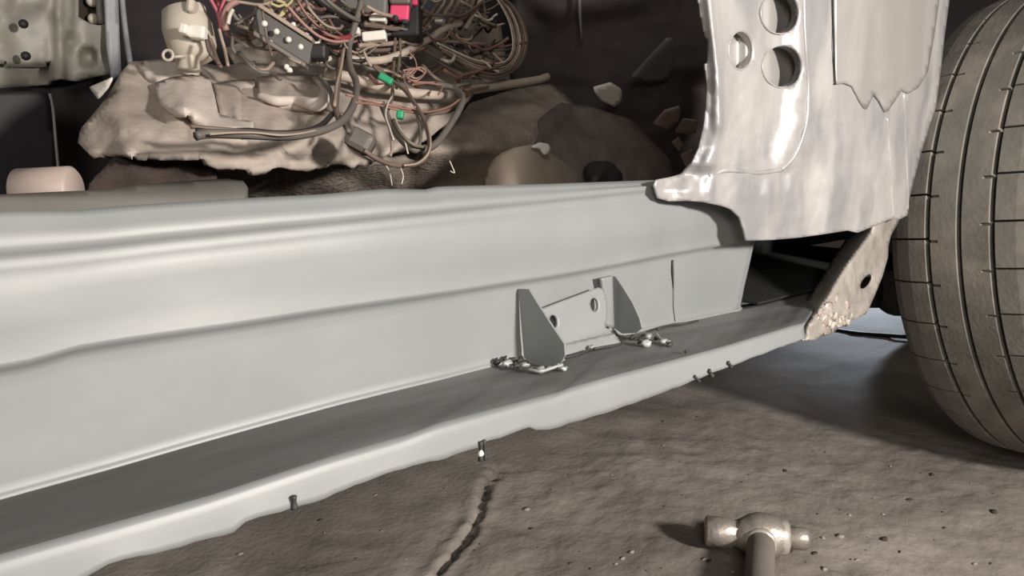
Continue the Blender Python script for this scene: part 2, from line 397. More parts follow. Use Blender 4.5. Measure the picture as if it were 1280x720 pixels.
# weld beads and spatter
def weld(name, px, py, Y, rpx, m, seed, sq=(1.25, .8, .7)):
    p = onY(px, py, Y); blob(name, p, rpx * depth(p) / F_PX, m, sill, 2, seed, .9, sq)
for k, (x, y, r, dk) in enumerate([(622, 451, 5, 1), (630, 447, 4, 1), (634, 455, 5, 0), (641, 450, 5, 1), (645, 457, 4, 1), (650, 450, 5, 1), (657, 456, 4, 0), (666, 459, 4, 1), (676, 463, 5, 0), (687, 460, 3, 0), (697, 457, 3.4, 0), (704, 460, 4, 0), (702, 450, 3, 0),
                                   (739, 435, 4, 0), (791, 421, 4, 1), (800, 426, 4, 1), (808, 429, 5, 0), (812, 421, 4, 0), (822, 422, 4, 1), (830, 427, 4, 0), (837, 430, 4, 1), (858, 439, 2.5, 1)]):
    yy = .362 if y > 455 else .374
    weld('weld_bead', x, y, ledgeY(x, y + 2), r, m_weldd if dk else m_weld, k)
for P, r, mm in [([(661, 462), (675, 464), (690, 460), (703, 456)], 1.6, m_weld), ([(706, 447), (722, 443), (738, 437)], 1.4, m_weldd), ([(742, 436), (760, 433), (776, 430)], 1.4, m_weldd), ([(768, 414), (774, 420), (790, 421), (806, 418)], 1.6, m_weldd),
                 ([(822, 412), (840, 406), (858, 404), (872, 401)], 1.5, m_weldd), ([(820, 417), (826, 424), (838, 428)], 1.8, m_weld)]:
    tube('weld_seam', [onY(x, y, ledgeY(x, y + 2)) for x, y in P], r * .7e-3, m_weldd if mm is m_weldd else m_weld, sill, 6, 5)
tube('panel_seam', [onY(x, y, np.interp(y, [325, 404], [.3874, .3838])) for x, y in [(841, 325), (841, 340), (842, 362), (842, 385), (844, 404)]], [.0009, .0012, .0003, .0003, .0006], m_weldd, sill, 5, 4)
for x0, y0, x1, y1, r in [(367, 620, 368, 636, .0017), (601, 552, 601, 576, .0016), (605, 550, 607, 575, .0012), (886, 463, 890, 470, .002), (910, 453, 914, 459, .0018), (868, 470, 874, 477, .0014)]:
    tube('paint_drip', [onY(x0, y0, YF - .001), onY((x0 + x1) / 2, (y0 + y1) / 2, YF - .001), onY(x1, y1, YF - .001)], [r * .8, r * .6, r], m_weldd, flange, 6, 3)
blob('paint_bead', onY(601, 567, YF - .005), .0017, m_white, flange, 2, 5, .2)

# ---- front door pillar
prow = [(-140, [866, 884, 896, 966, 1000, 1012, 1036, 1085, 1108, 1134, 1204]), (0, [873, 888, 900, 970, 1004, 1014, 1038, 1085, 1108, 1132, 1187]), (45, [880, 892, 903, 972, 1005, 1015, 1040, 1085, 1110, 1132, 1181]),
        (90, [884, 897, 910, 974, 1007, 1018, 1042, 1085, 1110, 1132, 1175]), (130, [883, 900, 917, 972, 1009, 1021, 1043, 1084, 1110, 1132, 1171]), (160, [880, 900, 914, 966, 1004, 1018, 1043, 1084, 1111, 1132, 1163]),
        (185, [874, 897, 910, 956, 997, 1014, 1043, 1084, 1112, 1133, 1154]), (205, [866, 888, 902, 945, 988, 1008, 1043, 1085, 1113, 1133, 1148]), (218, [845, 878, 895, 938, 975, 1003, 1043, 1086, 1114, 1134, 1143]),
        (238, [820, 870, 890, 945, 970, 1000, 1043, 1087, 1114, 1134, 1139]), (300, [822, 868, 890, 940, 968, 1000, 1044, 1088, 1115, 1134, 1140])]
dtop = [.358, .350, .356, .355, .345, .344, .341, .337, .334, .335, .346]
dbot = [.376, .365, .360, .354, .350, .345, .338, .335, .332, .334, .340]
pdep0 = table(prow, [dtop] * 6 + [[a * .8 + b * .2 for a, b in zip(dtop, dbot)], [a * .65 + b * .35 for a, b in zip(dtop, dbot)], dbot, dbot, dbot])
pdep = lambda x, y: pdep0(x, y) + .0022 * float(fbm(x / 26, y / 30, 12, 3)) * (1 if y > 95 else .35)
pout = [(866, -140), (873, 0), (877, 25), (881, 47), (884, 49), (884, 78), (882, 80), (884, 110), (883, 135), (880, 160), (874, 185), (865, 205), (852, 217), (836, 222), (820, 225), (818, 232), (823, 248), (836, 252), (858, 251), (880, 253), (900, 257), (915, 262),
        (925, 272), (930, 287), (933, 301), (965, 300), (1000, 297), (1035, 292), (1060, 288), (1072, 291), (1100, 280), (1113, 274), (1125, 274), (1135, 269), (1136, 252), (1141, 232), (1147, 208), (1154, 183), (1163, 158), (1170, 135), (1176, 90), (1181, 45), (1187, 0), (1204, -140)]
H3 = [ell(926, 63, 15, 24), ell(975, 16, 24, 26), ell(978, 83, 25, 26)]
pillar = sheet('door_pillar', pout, pdep, m_pillar, car, holes=H3, step=3, thick=.0018)
tag(pillar, 'bare sanded steel door pillar with three round holes')
for cx, cy, rx, ry in [(926, 63, 15, 24), (975, 16, 24, 26), (978, 83, 25, 26)]:
    a = ell(cx, cy, rx + .6, ry + .6, 28); V = []; 
    for dy, sc in ((0, 1), (.002, .98), (.007, .96)):
        for x, y in a: p = onY(cx + (x - cx) * sc, cy + (y - cy) * sc, pdep(cx, cy)); V.append(np.array(p) + (0, dy - .0006, 0))
    o = obj('hole_flange', V, [(i * 28 + k, (i + 1) * 28 + k, (i + 1) * 28 + (k + 1) % 28, i * 28 + (k + 1) % 28) for i in range(2) for k in range(28)], m_pillar, pillar); mod_solid(o, .001, 0)
sheet('pillar_reinforcement', [(880, -140), (1010, -140), (1012, 125), (990, 150), (900, 150), (888, 100)], lambda x, y: .3665 - .005 * math.exp(-((x - 935) / 9) ** 2) + .0016 * math.sin(x * .22), m_primed, car, step=5)
sheet('dark_hole_backing', [(1060, 325), (1104, 325), (1104, 385), (1060, 385)], lambda x, y: .42, m_cavity, car, step=10)  # dark sheet added so the strut's oval hole looks shaded
zig = [(1043, -140), (1204 - 14, -140), (1174, 0), (1168, 45), (1160, 90), (1148, 110), (1134, 118), (1128, 112), (1118, 128), (1108, 142), (1100, 126), (1093, 118), (1083, 138), (1076, 128), (1066, 108), (1056, 104), (1044, 106)]
pp = sheet('patch_plate', zig, lambda x, y: pdep(x, y) - .0018, m_primed, pillar, step=4, thick=.002)
tag(pp, 'primed upper plate with zigzag lower edge')
tube('seam', [onY(x, y, pdep(x, y) - .0014) for x, y in [(1038, -120), (1041, 0), (1042, 40), (1043, 80), (1044, 106)]], .0009, m_black, pillar, 5, 4)
for P in ([(1007, -120), (1004, 0), (1006, 60), (1009, 105), (1008, 145), (1001, 175), (990, 198), (976, 212)], [(976, 212), (950, 216), (925, 214), (905, 213), (885, 220)], [(1108, 146), (1111, 190), (1114, 240), (1116, 272)], [(1129, 116), (1131, 170), (1134, 235), (1134, 262)]):
    tube('pressed_rib', [onY(x, y, pdep(x, y) + .0006) for x, y in P], .0022 if P[0][0] < 1100 else .0016, m_pillar, pillar, 8, 8)

# ---- strut below the pillar
srow = [(262, [1062, 1098, 1140]), (290, [1060, 1092, 1120]), (310, [1047, 1077, 1114]), (330, [1035, 1062, 1111]), (350, [1023, 1049, 1106]), (370, [1011, 1038, 1098]), (390, [999, 1024, 1090]), (405, [988, 1014, 1062]), (428, [975, 1008, 1040])]
sdep0 = table(srow, [[.40 - .055 * t, .345 - .030 * t, .358 - .030 * t] for t in (0, 0, .15, .3, .45, .6, .75, .9, 1)])
sdep = lambda x, y: sdep0(x, y) + .0035 * float(fbm(x / 9, y / 9, 3, 3)) * np.interp(y, [355, 390], [.15, 1.])
strut = sheet('pillar_strut', [(1062, 278), (1062, 291), (1045, 318), (1028, 346), (1010, 375), (990, 406), (978, 411), (986, 420), (1010, 426), (1019, 425), (1028, 420), (1040, 418), (1046, 412), (1053, 407), (1062, 402), (1074, 397), (1083, 392), (1088, 382), (1094, 368), (1103, 346), (1110, 322), (1111, 306), (1114, 294), (1122, 280), (1128, 268), (1100, 264)],
              sdep, m_strut, car, holes=[ell(1083, 352, 5, 11, rot=.62)], step=3, thick=.002)
tag(strut, 'rusty steel strut with oval hole and flaking lower tip')
for k in range(46):
    x, y = random.gauss(1040, 13), random.gauss(396, 11)
    if inpoly(np.array([(1022, 392), (1060, 362), (1085, 375), (1080, 392), (1040, 416), (1016, 424)]), np.array(x), np.array(y)):
        p = onY(x, y, sdep(x, y) + .0004); blob('rust_flake', p, random.uniform(.002, .0048), m_crust, strut, 2, k, .9, (1, .4, 1))
# ---- dark box section behind the strut, wheel arch, inner wing, floor and far side
zl = float(zE(XB + .03)) - .004
x0, x1, y0, y1, z1 = XB + .03, 1.28, .385, .56, .335
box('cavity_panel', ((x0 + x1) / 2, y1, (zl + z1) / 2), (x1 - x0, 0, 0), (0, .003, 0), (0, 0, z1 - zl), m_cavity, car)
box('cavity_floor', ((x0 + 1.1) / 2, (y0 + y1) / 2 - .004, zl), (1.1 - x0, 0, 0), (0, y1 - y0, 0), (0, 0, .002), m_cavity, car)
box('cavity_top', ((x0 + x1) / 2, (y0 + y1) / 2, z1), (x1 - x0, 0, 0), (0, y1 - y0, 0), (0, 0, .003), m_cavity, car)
arch = [(1085, 250), (1085, 371), (1093, 374), (1099, 383), (1108, 391), (1114, 393), (1119, 395), (1135, 395), (1160, 370), (1420, 330), (1420, -260), (1150, -260)]
sheet('inner_wing', arch, lambda x, y: .66 + .012 * float(fbm(x / 40, y / 40, 6, 2)), m_dark, car, step=9, thick=.004)
box('floor_pan', (-.22, 1.0, .275), (1.60, 0, 0), (0, 1.2, 0), (0, 0, .006), m_dark, car)
box('far_side_panel', (.4, 1.62, .75), (3.4, 0, 0), (0, .02, 0), (0, 0, 1.1), m_dark, car)

# ---- wheel
RW = .29; WC_ = CAM + np.array([1.1874, .2476, -.0979]); ya, ti = -.1605, .1134
ax_ = np.array([math.sin(ya) * math.cos(ti), -math.cos(ya) * math.cos(ti), math.sin(ti)]); tx_ = np.array([math.cos(ya), math.sin(ya), 0]); uz_ = np.cross(ax_, tx_)
ROT = Matrix(((tx_[0], -ax_[0], uz_[0]), (tx_[1], -ax_[1], uz_[1]), (tx_[2], -ax_[2], uz_[2])))
def ring(name, prof, n, m, closed=True):   # lathe about local Y, prof = (y, r)
    V = []; K = len(prof)
    for y, r in prof:
        for k in range(n): a = 2 * math.pi * k / n; V.append((r * math.cos(a), y, r * math.sin(a)))
    Fc = [(i * n + k, ((i + 1) % K) * n + k, ((i + 1) % K) * n + (k + 1) % n, i * n + (k + 1) % n) for i in range(K if closed else K - 1) for k in range(n)]
    me = bpy.data.meshes.new(name); me.from_pydata(V, [], Fc); me.update()
    bm = bmesh.new(); bm.from_mesh(me); bmesh.ops.recalc_face_normals(bm, faces=bm.faces); bm.to_mesh(me); bm.free(); me.materials.append(m); me.polygons.foreach_set('use_smooth', [True] * len(me.polygons)); return me
me = ring('tire', [(-.0765, RW - .0085), (0, RW - .0075), (.0765, RW - .0085), (.083, RW - .018), (.0905, RW - .04), (.094, RW - .065), (.090, RW - .092), (.078, .180), (.070, .172), (-.070, .172), (-.078, .180), (-.090, RW - .092), (-.094, RW - .065), (-.0905, RW - .04), (-.083, RW - .018)], 120, m_rubber)
tire = bpy.data.objects.new('tire', me); COL.objects.link(tire); tire.parent = car
tire.matrix_local = Matrix.Translation(Vector(WC_ - org(car))) @ ROT.to_4x4()
tag(tire, 'dusty worn tire tread with three grooves')
me.materials.append(m_groove)
for p in me.polygons:
    c = p.center; r = math.hypot(c.x, c.z)
    if r > RW - .0095 and abs(c.y) < .076: p.material_index = 1
NB = 38
def seg_mesh(name, prof, a0, a1, n, base):
    """tread piece: top profile (y, r) swept from angle a0 to a1, sides down to the base radius"""
    V = []; K = len(prof)
    pr = [(prof[0][0] - .0 , base)] + prof + [(prof[-1][0], base)]
    for k in range(n + 1):
        a = a0 + (a1 - a0) * k / n
        for y, r in pr: V.append((r * math.cos(a), y, r * math.sin(a)))
    K = len(pr); Fc = [(k * K + i, k * K + i + 1, (k + 1) * K + i + 1, (k + 1) * K + i) for k in range(n) for i in range(K - 1)]
    Fc += [tuple(range(K)), tuple(n * K + i for i in range(K))[::-1]]
    me = bpy.data.meshes.new(name); me.from_pydata(V, [], Fc); me.update()
    bm = bmesh.new(); bm.from_mesh(me); bmesh.ops.recalc_face_normals(bm, faces=bm.faces); bm.to_mesh(me); bm.free()
    me.materials.append(m_rubber); return me
gap = .0024 / RW; da = 2 * math.pi / NB
for sgn in (1, -1):
    me = seg_mesh('tread_block', [(sgn * y, r) for y, r in [(.0352, RW - .0012), (.0362, RW), (.055, RW - .0012), (.070, RW - .0045), (.0785, RW - .0095), (.0835, RW - .0165)]], 0, da - gap, 3, RW - .019)
    for k in range(NB):
        o = bpy.data.objects.new('tread_block', me); COL.objects.link(o); o.parent = tire
        o.rotation_euler = (0, k * da + (.35 * da if sgn < 0 else 0), 0)
for sgn in (1, -1):          # the two middle ribs, notched beside the outer grooves
    y0, y1 = .0022, .0308; ang = []
    for k in range(NB): ang += [(k * da, 0), (k * da + da * .33, 0), (k * da + da * .66, 0), (k * da + da - gap * 1.3, 0), (k * da + da - gap, 1), (k * da + da - gap * .25, 1)]
    pr = [(y0, RW - .008), (y0, RW - .0012), (y0 + .001, RW), (.0215, RW), (.0220, RW), (y1 - .001, RW), (y1, RW - .0012), (y1, RW - .008)]
    V = []; K = len(pr)
    for a, nt_ in ang:
        a = -a if sgn > 0 else -a - .35 * da
        for i, (y, r) in enumerate(pr):
            if nt_ and i >= 4: r = min(r, RW - .004)
            V.append((r * math.cos(a), sgn * y, r * math.sin(a)))
    n = len(ang); Fc = [(k * K + i, k * K + (i + 1) % K, ((k + 1) % n) * K + (i + 1) % K, ((k + 1) % n) * K + i) for k in range(n) for i in range(K)]
    me = bpy.data.meshes.new('tread_rib'); me.from_pydata(V, [], Fc); me.update()
    bm = bmesh.new(); bm.from_mesh(me); bmesh.ops.recalc_face_normals(bm, faces=bm.faces); bm.to_mesh(me); bm.free(); me.materials.append(m_rubber)
    o = bpy.data.objects.new('tread_rib', me); COL.objects.link(o); o.parent = tire
me = ring('wheel_rim', [(-.074, .176), (-.068, .184), (-.060, .170), (-.030, .160), (-.030, .06), (-.052, .055), (-.056, .0), (-.048, .0), (-.02, .15), (.060, .165), (.068, .182), (.074, .176), (.060, .158), (-.015, .148)], 48, m_rail, True)
o = bpy.data.objects.new('wheel_rim', me); COL.objects.link(o); o.parent = car; o.matrix_local = Matrix.Translation(Vector(WC_ - org(car))) @ ROT.to_4x4()

# ---- car interior panels
sheet('inner_rail', [(-80, 246), (0, 243), (60, 240), (133, 237), (180, 230), (283, 223), (304, 226), (310, 234), (310, 262), (-80, 290)], lambda x, y: np.interp(y, [223, 230, 245, 290], [.425, .416, .412, .408]), m_rail, car, step=6, thick=.003)
lp = sheet('quarter_panel', [(-120, -120), (128, -120), (130, 0), (134, 30), (140, 60), (140, 92), (120, 96), (98, 102), (72, 98), (60, 106), (0, 110), (-120, 120)],
      lambda x, y: 1.05 + .02 * float(fbm(x / 35, y / 35, 2, 2)) + (.03 if y > 78 + 6 * math.sin(x * .05) and x < 64 else 0) + (.03 * max(0, 1 - ((x - 110) / 14) ** 2 - ((y - 72) / 16) ** 2)) - .012 * math.exp(-((x - 74) / 7) ** 2), m_green, car,
      holes=[np.array([(96, -40), (132, -40), (133, 30), (126, 32), (114, 30), (97, 21)])], step=4, thick=.004)
sheet('panel_backing', [(90, -60), (140, -60), (140, 40), (90, 40)], lambda x, y: 1.085, m_carpet, car, step=8)
for x, y in [(114, 2), (116, 24)]: lathe('bolt', [(0, .0065), (.004, .0065), (.006, .004)], onY(x, y, 1.078), (0, -1, 0), m_cream, lp, 12)
tube('strip', [onY(123, -30, 1.07), onY(124, 8, 1.07), onY(126, 30, 1.07)], .004, m_green, lp, 6, 3)
sheet('panel_edge', [(133, -120), (146, -120), (148, 0), (150, 55), (152, 92), (140, 100), (134, 60), (131, 0)], lambda x, y: 1.035, m_blue, car, step=4, thick=.006)
for x, y in [(29, 30), (32, 70)]: lathe('panel_hole', [(0, .005), (.002, .005)], onY(x, y, 1.03), (0, -1, 0), m_black, lp, 10)
sheet('door_card', [(-120, 117), (0, 115), (50, 113), (62, 118), (66, 135), (70, 180), (73, 260), (-120, 260)], lambda x, y: .98, m_navy, car, step=8, thick=.01)
tube('card_edge', [onY(x, y, .975) for x, y in [(62, 117), (66, 135), (70, 180), (74, 225)]], .0016, m_blue, car, 6, 4)
sheet('rear_bulkhead', [(40, 96), (152, 90), (160, 260), (40, 260)], lambda x, y: 1.09, m_dark, car, step=10, thick=.004)
sheet('dashboard_shell', [(150, -160), (720, -160), (720, 260), (150, 260)], lambda x, y: 1.12 + .02 * float(fbm(x / 60, y / 60, 8, 2)), m_dark, car, step=12, thick=.004)
tube('thin_rod', [onY(150, -40, .93), onY(153, 2, .92), onY(157, 40, .90), onY(163, 80, .88)], .0028, m_blue, car, 6, 5)
fw_ = sheet('firewall', [(640, -160), (960, -160), (960, 262), (640, 262)], lambda x, y: .92 - (x - 700) * .0008 + .05 * float(fbm(x / 70, y / 55, 5, 3)), mat('firewall_paint', (.042, .034, .033), .8, var=.35, scale=9, bump=.2), car, step=8, thick=.004)
m_patch = mat('pink_lit_facet', (.36, .265, .235), .8, var=.3, scale=50)  # raised colour holds light the lamps do not bring to the firewall
m_gp = mat('grey_patch', (.17, .16, .165), .5, metal=.2, var=.2, scale=20)
for P, d, m_ in [([(740, 112), (765, 105), (778, 113), (776, 128), (768, 134), (752, 126)], .775, m_white), ([(790, 97), (815, 70), (838, 46), (845, 58), (843, 84), (835, 100), (812, 103)], .79, m_gp), ([(818, 156), (832, 140), (852, 134), (848, 152), (836, 162)], .72, m_patch),
                 ([(845, 166), (855, 150), (872, 152), (870, 168)], .715, m_patch), ([(841, 180), (850, 173), (856, 182), (849, 190)], .71, m_patch), ([(852, 196), (866, 188), (872, 204), (858, 210)], .71, m_patch)]:
    sheet('lit_facet', P, lambda x, y, d=d: d + .0012 * (y - P[0][1]), m_, fw_, step=4, thick=.004)  # brighter pieces stand for light falling on the firewall's facets
tube('firewall_strip', [onY(723, -60, .86), onY(724, 0, .86), onY(727, 50, .86)], [.004, .004, .001], m_gp, fw_, 6, 4)
m_fw = mat('footwell_felt', (.13, .105, .095), .95, var=.2, scale=30, bump=.4)
sheet('footwell_carpet', [(672, 150), (700, 128), (745, 135), (790, 150), (815, 175), (838, 200), (845, 228), (700, 240), (672, 215)], lambda x, y: .75 - .0008 * (y - 150) + .02 * float(fbm(x / 30, y / 30, 7, 2)), m_fw, car, step=6, thick=.006)

# ------------------------------------------------------------------ felt over the tunnel
def fdep(x, y):
    b = np.interp(y, [40, 75, 95, 130, 165, 190, 215, 240], [.86, .79, .74, .67, .615, .59, .585, .60])
    b += max(0, (150 - x) / 50) * .06 + max(0, (x - 430) / 200) * .05
    return b + .035 * float(fbm(x / 46, y / 34, 31, 2)) + .006 * float(fbm(x / 11, y / 9, 7, 2))
felt = empty('felt_insulation', tuple(onY(240, 205, .60)), 'rumpled beige felt mat draped over the tunnel inside the car', 'felt mat')
sheet('felt_mat', [(163, 77), (150, 92), (135, 120), (110, 150), (100, 162), (97, 178), (112, 192), (150, 192), (200, 191), (250, 190), (262, 204), (272, 215), (330, 210), (400, 207), (440, 205), (500, 192), (540, 170), (585, 128), (560, 108), (500, 100), (440, 95), (420, 88), (400, 82), (375, 84), (340, 80), (300, 78), (280, 83), (235, 76), (200, 74)], fdep, m_felt, felt, step=5, thick=.006)
sheet('felt_flap', [(192, 104), (214, 96), (240, 93), (262, 97), (268, 118), (273, 142), (300, 150), (316, 151), (318, 164), (262, 160), (244, 152), (236, 136), (214, 139), (200, 130)], lambda x, y: fdep(x, y) - .016 - .012 * math.exp(-((x - 240) / 20) ** 2 - ((y - 138) / 10) ** 2), m_felt_l, felt, step=4, thick=.006)
sheet('felt_flap', [(268, 104), (290, 100), (318, 99), (321, 125), (322, 152), (300, 150), (276, 142), (270, 120)], lambda x, y: fdep(x, y) - .012 + .02 * np.clip((x - 298) / 6, 0, 1) * np.clip((y - 106) / 6, 0, 1), m_felt, felt, step=4, thick=.006)
sheet('felt_flap', [(322, 96), (350, 92), (398, 93), (407, 106), (404, 126), (390, 134), (350, 128), (324, 121)], lambda x, y: fdep(x, y) - .018, m_felt, felt, step=4, thick=.006)
tube('rolled_edge', [onY(x, y, fdep(x, y) - .026) for x, y in [(324, 119), (345, 126), (370, 126), (395, 131), (405, 124), (406, 110), (394, 98)]], [.003, .0045, .0045, .006, .006, .005, .003], m_felt_l, felt, 8, 6)
sheet('felt_flap', [(170, 78), (200, 75), (235, 77), (250, 90), (225, 95), (196, 101), (185, 95)], lambda x, y: fdep(x, y) - .012, m_felt_l, felt, step=4, thick=.006)
tag(sheet('paper_scrap', [(111, 109), (125, 103), (141, 96), (134, 110), (122, 124)], lambda x, y: .72 - (x - 111) * .001, m_white, step=4, thick=.0012), 'white torn paper scrap at the upper left of the felt mat', 'paper scrap')
sheet('brown_carpet', [(150, 186), (255, 184), (266, 204), (272, 214), (268, 262), (100, 262), (118, 222), (135, 205)], lambda x, y: .625 - .0003 * (y - 190) + .01 * float(fbm(x / 30, y / 30, 17, 2)), m_carpet, car, step=6, thick=.006)
sheet('tunnel_carpet', [(520, 200), (548, 172), (590, 128), (640, 112), (690, 104), (720, 130), (700, 190), (660, 262), (270, 262), (268, 205), (440, 200)], lambda x, y: fdep(x, y) + .05 + .0002 * max(0, x - 560) + (.0018 * max(0, y - 185)), m_tan, car, step=6, thick=.006)
sheet('dash_board_panel', [(500, 62), (556, 38), (600, 28), (626, 30), (634, 82), (642, 112), (500, 120), (430, 100), (300, 90), (282, 60), (320, 45), (430, 70)], lambda x, y: .835 + .015 * float(fbm(x / 40, y / 40, 19, 2)), m_tan, car, step=6, thick=.004)

# ------------------------------------------------------------------ wiring
def wdep(x, y): return float(np.interp(y, [-40, 60, 95, 130, 165, 190, 215], [.74, .73, .695, .625, .575, .555, .55])) + max(0, (x - 430) / 200) * .05
har = empty('wiring_harness', tuple(onY(470, 200, .56)), 'tangled heap of brown car wiring hanging over the felt mat', 'wiring')
def wire(c, r, P, off=0., name='wire', sides=6, m=None, n=6):
    Q = [onY(p[0], p[1], wdep(p[0], p[1]) + off + (p[2] if len(p) > 2 else 0)) for p in P]
    return tube(name, Q, np.atleast_1d(r) * .72e-3, m or WC[c], har, sides, n)
wire('', 5.5, [(436, 74), (455, 76), (478, 75), (500, 68), (520, 58), (538, 48), (556, 36), (576, 29)], -.03, 'conduit', 12, m_hoseb)
wire('', 7, [(404, 90), (430, 95), (455, 102), (485, 111), (520, 117), (560, 118), (600, 111), (640, 105), (672, 100), (684, 96)], -.005, 'conduit', 12, m_hoseb)
wire('tan', 2.5, [(545, 51), (575, 53), (604, 55), (607, 57), (620, 70), (634, 84)], -.03, n=3)
wire('', 3.5, [(380, 80), (396, 77), (413, 73)], -.04, m=WC['white'])
DL = [('grey', 4.5, [(452, 0), (447, 20), (441, 40), (436, 62), (438, 85), (445, 102), (444, 124), (432, 147), (412, 160), (380, 168), (350, 170), (300, 168), (262, 167), (245, 170)], -.045),
      ('brown', 3.5, [(426, 62), (424, 90), (421, 118), (420, 138), (424, 150)], -.035), ('tan', 2, [(430, 60), (426, 85), (421, 105), (418, 132)], -.05), ('grey', 3, [(398, 95), (412, 112), (418, 135), (428, 152), (436, 165)], -.03),
      ('black', 3, [(245, 163), (280, 164), (310, 163), (345, 166), (380, 164), (402, 156), (416, 142)], -.03), ('tan', 1.2, [(262, 168), (290, 166), (320, 166), (350, 169), (375, 167), (395, 163)], -.052), ('brown', 2.5, [(238, 158), (258, 160), (285, 162), (310, 165)], -.035),
      ('grey', 4.5, [(478, 132), (486, 150), (496, 167), (510, 182), (524, 188), (544, 180), (560, 160), (575, 135), (578, 120), (565, 109), (545, 106)], -.045), ('olive', 2.2, [(492, 150), (500, 165), (515, 180), (530, 184)], -.055), ('brown', 3, [(525, 60), (560, 80), (572, 100), (578, 112)], -.03),
      ('brown', 2.6, [(466, 82), (485, 97), (505, 112), (520, 132), (530, 150), (536, 172), (536, 188), (528, 201), (512, 207), (490, 206), (470, 198), (455, 188)], -.06), ('tan', 1.3, [(533, 150), (538, 175), (535, 192), (522, 204), (505, 207)], -.065),
      ('copper', 1.6, [(440, 122), (462, 126), (488, 132), (512, 137), (535, 140), (560, 134), (575, 124)], -.05), ('copper', 1.4, [(442, 128), (470, 131), (500, 138), (525, 142)], -.05), ('pink', 1.6, [(432, 118), (455, 124), (480, 130), (500, 133)], -.05), ('brown', 3, [(500, 135), (530, 142), (560, 139), (580, 128), (590, 118)], -.03),
      ('tan', 1.6, [(480, 128), (482, 145), (488, 165), (490, 185), (488, 195)], -.05), ('white', 1.1, [(490, 120), (484, 132), (482, 145), (487, 160), (492, 175)], -.055), ('grey', 2, [(520, 140), (524, 155), (526, 170), (524, 182)], -.05), ('white', 1, [(494, 150), (502, 165), (507, 180), (510, 192)], -.05),
      ('pink', 1.2, [(504, 88), (520, 86), (530, 92), (520, 101), (508, 96), (512, 88), (528, 84)], -.06), ('pink', 1.2, [(503, 92), (508, 108), (515, 122), (519, 135)], -.06), ('copper', 1.4, [(515, 106), (535, 104), (552, 108), (548, 118)], -.05), ('pink', 1., [(512, 66), (519, 75), (520, 88), (510, 97)], -.06),
      ('pink', 1.4, [(510, 102), (530, 103), (550, 104), (566, 110)], -.045), ('tan', 1.2, [(505, 90), (520, 98), (532, 90), (524, 84), (512, 92)], -.058)]
for k in range(9):   # the bright sweep of wires on the right
    q = k - 4
    DL.append((['white', 'tan', 'brown', 'tan', 'white', 'pink', 'brown', 'tan', 'brown'][k], [1.4, 1.8, 2.2, 1.6, 1.5, 1.6, 2.4, 1.8, 2][k], [(550 + q, 60 + q * 1.6), (572 + q, 72 + q * 2), (595, 84 + q * 2.2), (622, 88 + q * 2.2), (642 + q * 1.6, 78 + q * 1.2), (650 + q * 2.2, 56), (646 + q * 2.2, 30), (636 + q * 2, 10), (622 + q, -6)], -.05 + .004 * (k % 3)))
for k, (x0, x1, x2) in enumerate([(548, 538, 524), (556, 545, 530), (566, 556, 554), (574, 566, 560), (584, 574, 566), (592, 584, 574), (600, 592, 582), (532, 526, 520), (604, 606, 596)]):
    DL.append((['brown', 'tan', 'tan', 'brown', 'brown', 'brown', 'tan', 'grey', 'brown'][k], [3, 2.5, 3.5, 4, 3.5, 4.5, 4, 3, 3][k], [(x0 + 3, -30), (x0, 0), (x1, 18), (x2, 36)], -.03 + .006 * (k % 3)))
DL += [('rose', 2.2, [(258, -10), (266, 4), (272, 16), (275, 28), (276, 40)], -.04), ('rose', 2, [(284, -8), (278, 6), (275, 20), (277, 34)], -.045), ('red', 2.5, [(270, -10), (272, 4), (275, 14)], -.03), ('pink', 4, [(296, 2), (287, 7), (281, 17), (280, 28), (283, 38)], -.05), ('white', 2.5, [(291, 12), (287, 20), (285, 30)], -.06),
       ('tan', 2, [(274, 36), (277, 48), (281, 62), (285, 82)], -.05), ('brown', 2.5, [(262, 48), (266, 58), (270, 72), (276, 84)], -.05), ('brown', 2, [(258, 50), (262, 66), (274, 80)], -.055), ('grey', 2.5, [(290, 15), (298, 25), (310, 22), (325, 12), (340, 5)], -.04), ('grey', 2, [(292, 32), (305, 25), (318, 18), (330, 8)], -.045),
       ('brown', 1.6, [(328, 14), (331, 30), (334, 50), (340, 70)], -.075), ('yellow', 2.2, [(345, 0), (355, 4), (358, 12), (350, 20), (340, 20), (330, 12)], -.05), ('yellow', 1.8, [(338, 4), (348, 8), (356, 6), (360, 12)], -.055), ('yellow', 1.8, [(350, 20), (356, 10), (364, 2), (368, -8)], -.05),
       ('pink', 2, [(360, 8), (372, 22), (385, 35), (400, 46), (418, 52), (436, 51)], -.06), ('copper', 2, [(372, 0), (380, 14), (392, 28), (408, 42), (424, 48)], -.055), ('brown', 2.4, [(380, -5), (388, 12), (400, 26), (412, 34), (424, 36), (428, 32)], -.06), ('tan', 1.5, [(384, 8), (396, 22), (408, 32), (420, 36)], -.068),
       ('red', 4, [(402, 44), (415, 48), (428, 48), (438, 46)], -.045), ('black', 7, [(388, -12), (405, 4), (425, 16), (448, 27)], -.03), ('grey', 3, [(400, -8), (418, 8), (436, 20), (449, 26)], -.05), ('tan', 3, [(332, 16), (345, 26), (362, 38), (380, 50), (390, 58)], -.062), ('grey', 2.4, [(345, 54), (356, 66), (372, 78), (384, 82)], -.05),
       ('tan', 2, [(356, 66), (364, 74), (376, 79)], -.06), ('brown', 3.5, [(455, 30), (475, 33), (495, 36), (508, 30)], -.045), ('tan', 3.5, [(448, 57), (470, 56), (492, 54), (515, 50)], -.03), ('brown', 3, [(445, 62), (470, 63), (495, 60), (520, 46), (530, 34)], -.025), ('olive', 2.5, [(500, 48), (500, 65), (498, 85), (496, 110)], -.035),
       ('brown', 2.5, [(494, 45), (493, 68), (492, 88), (490, 120), (484, 140)], -.03)]
for c, r, P, off in DL: wire(c, r, P, off)
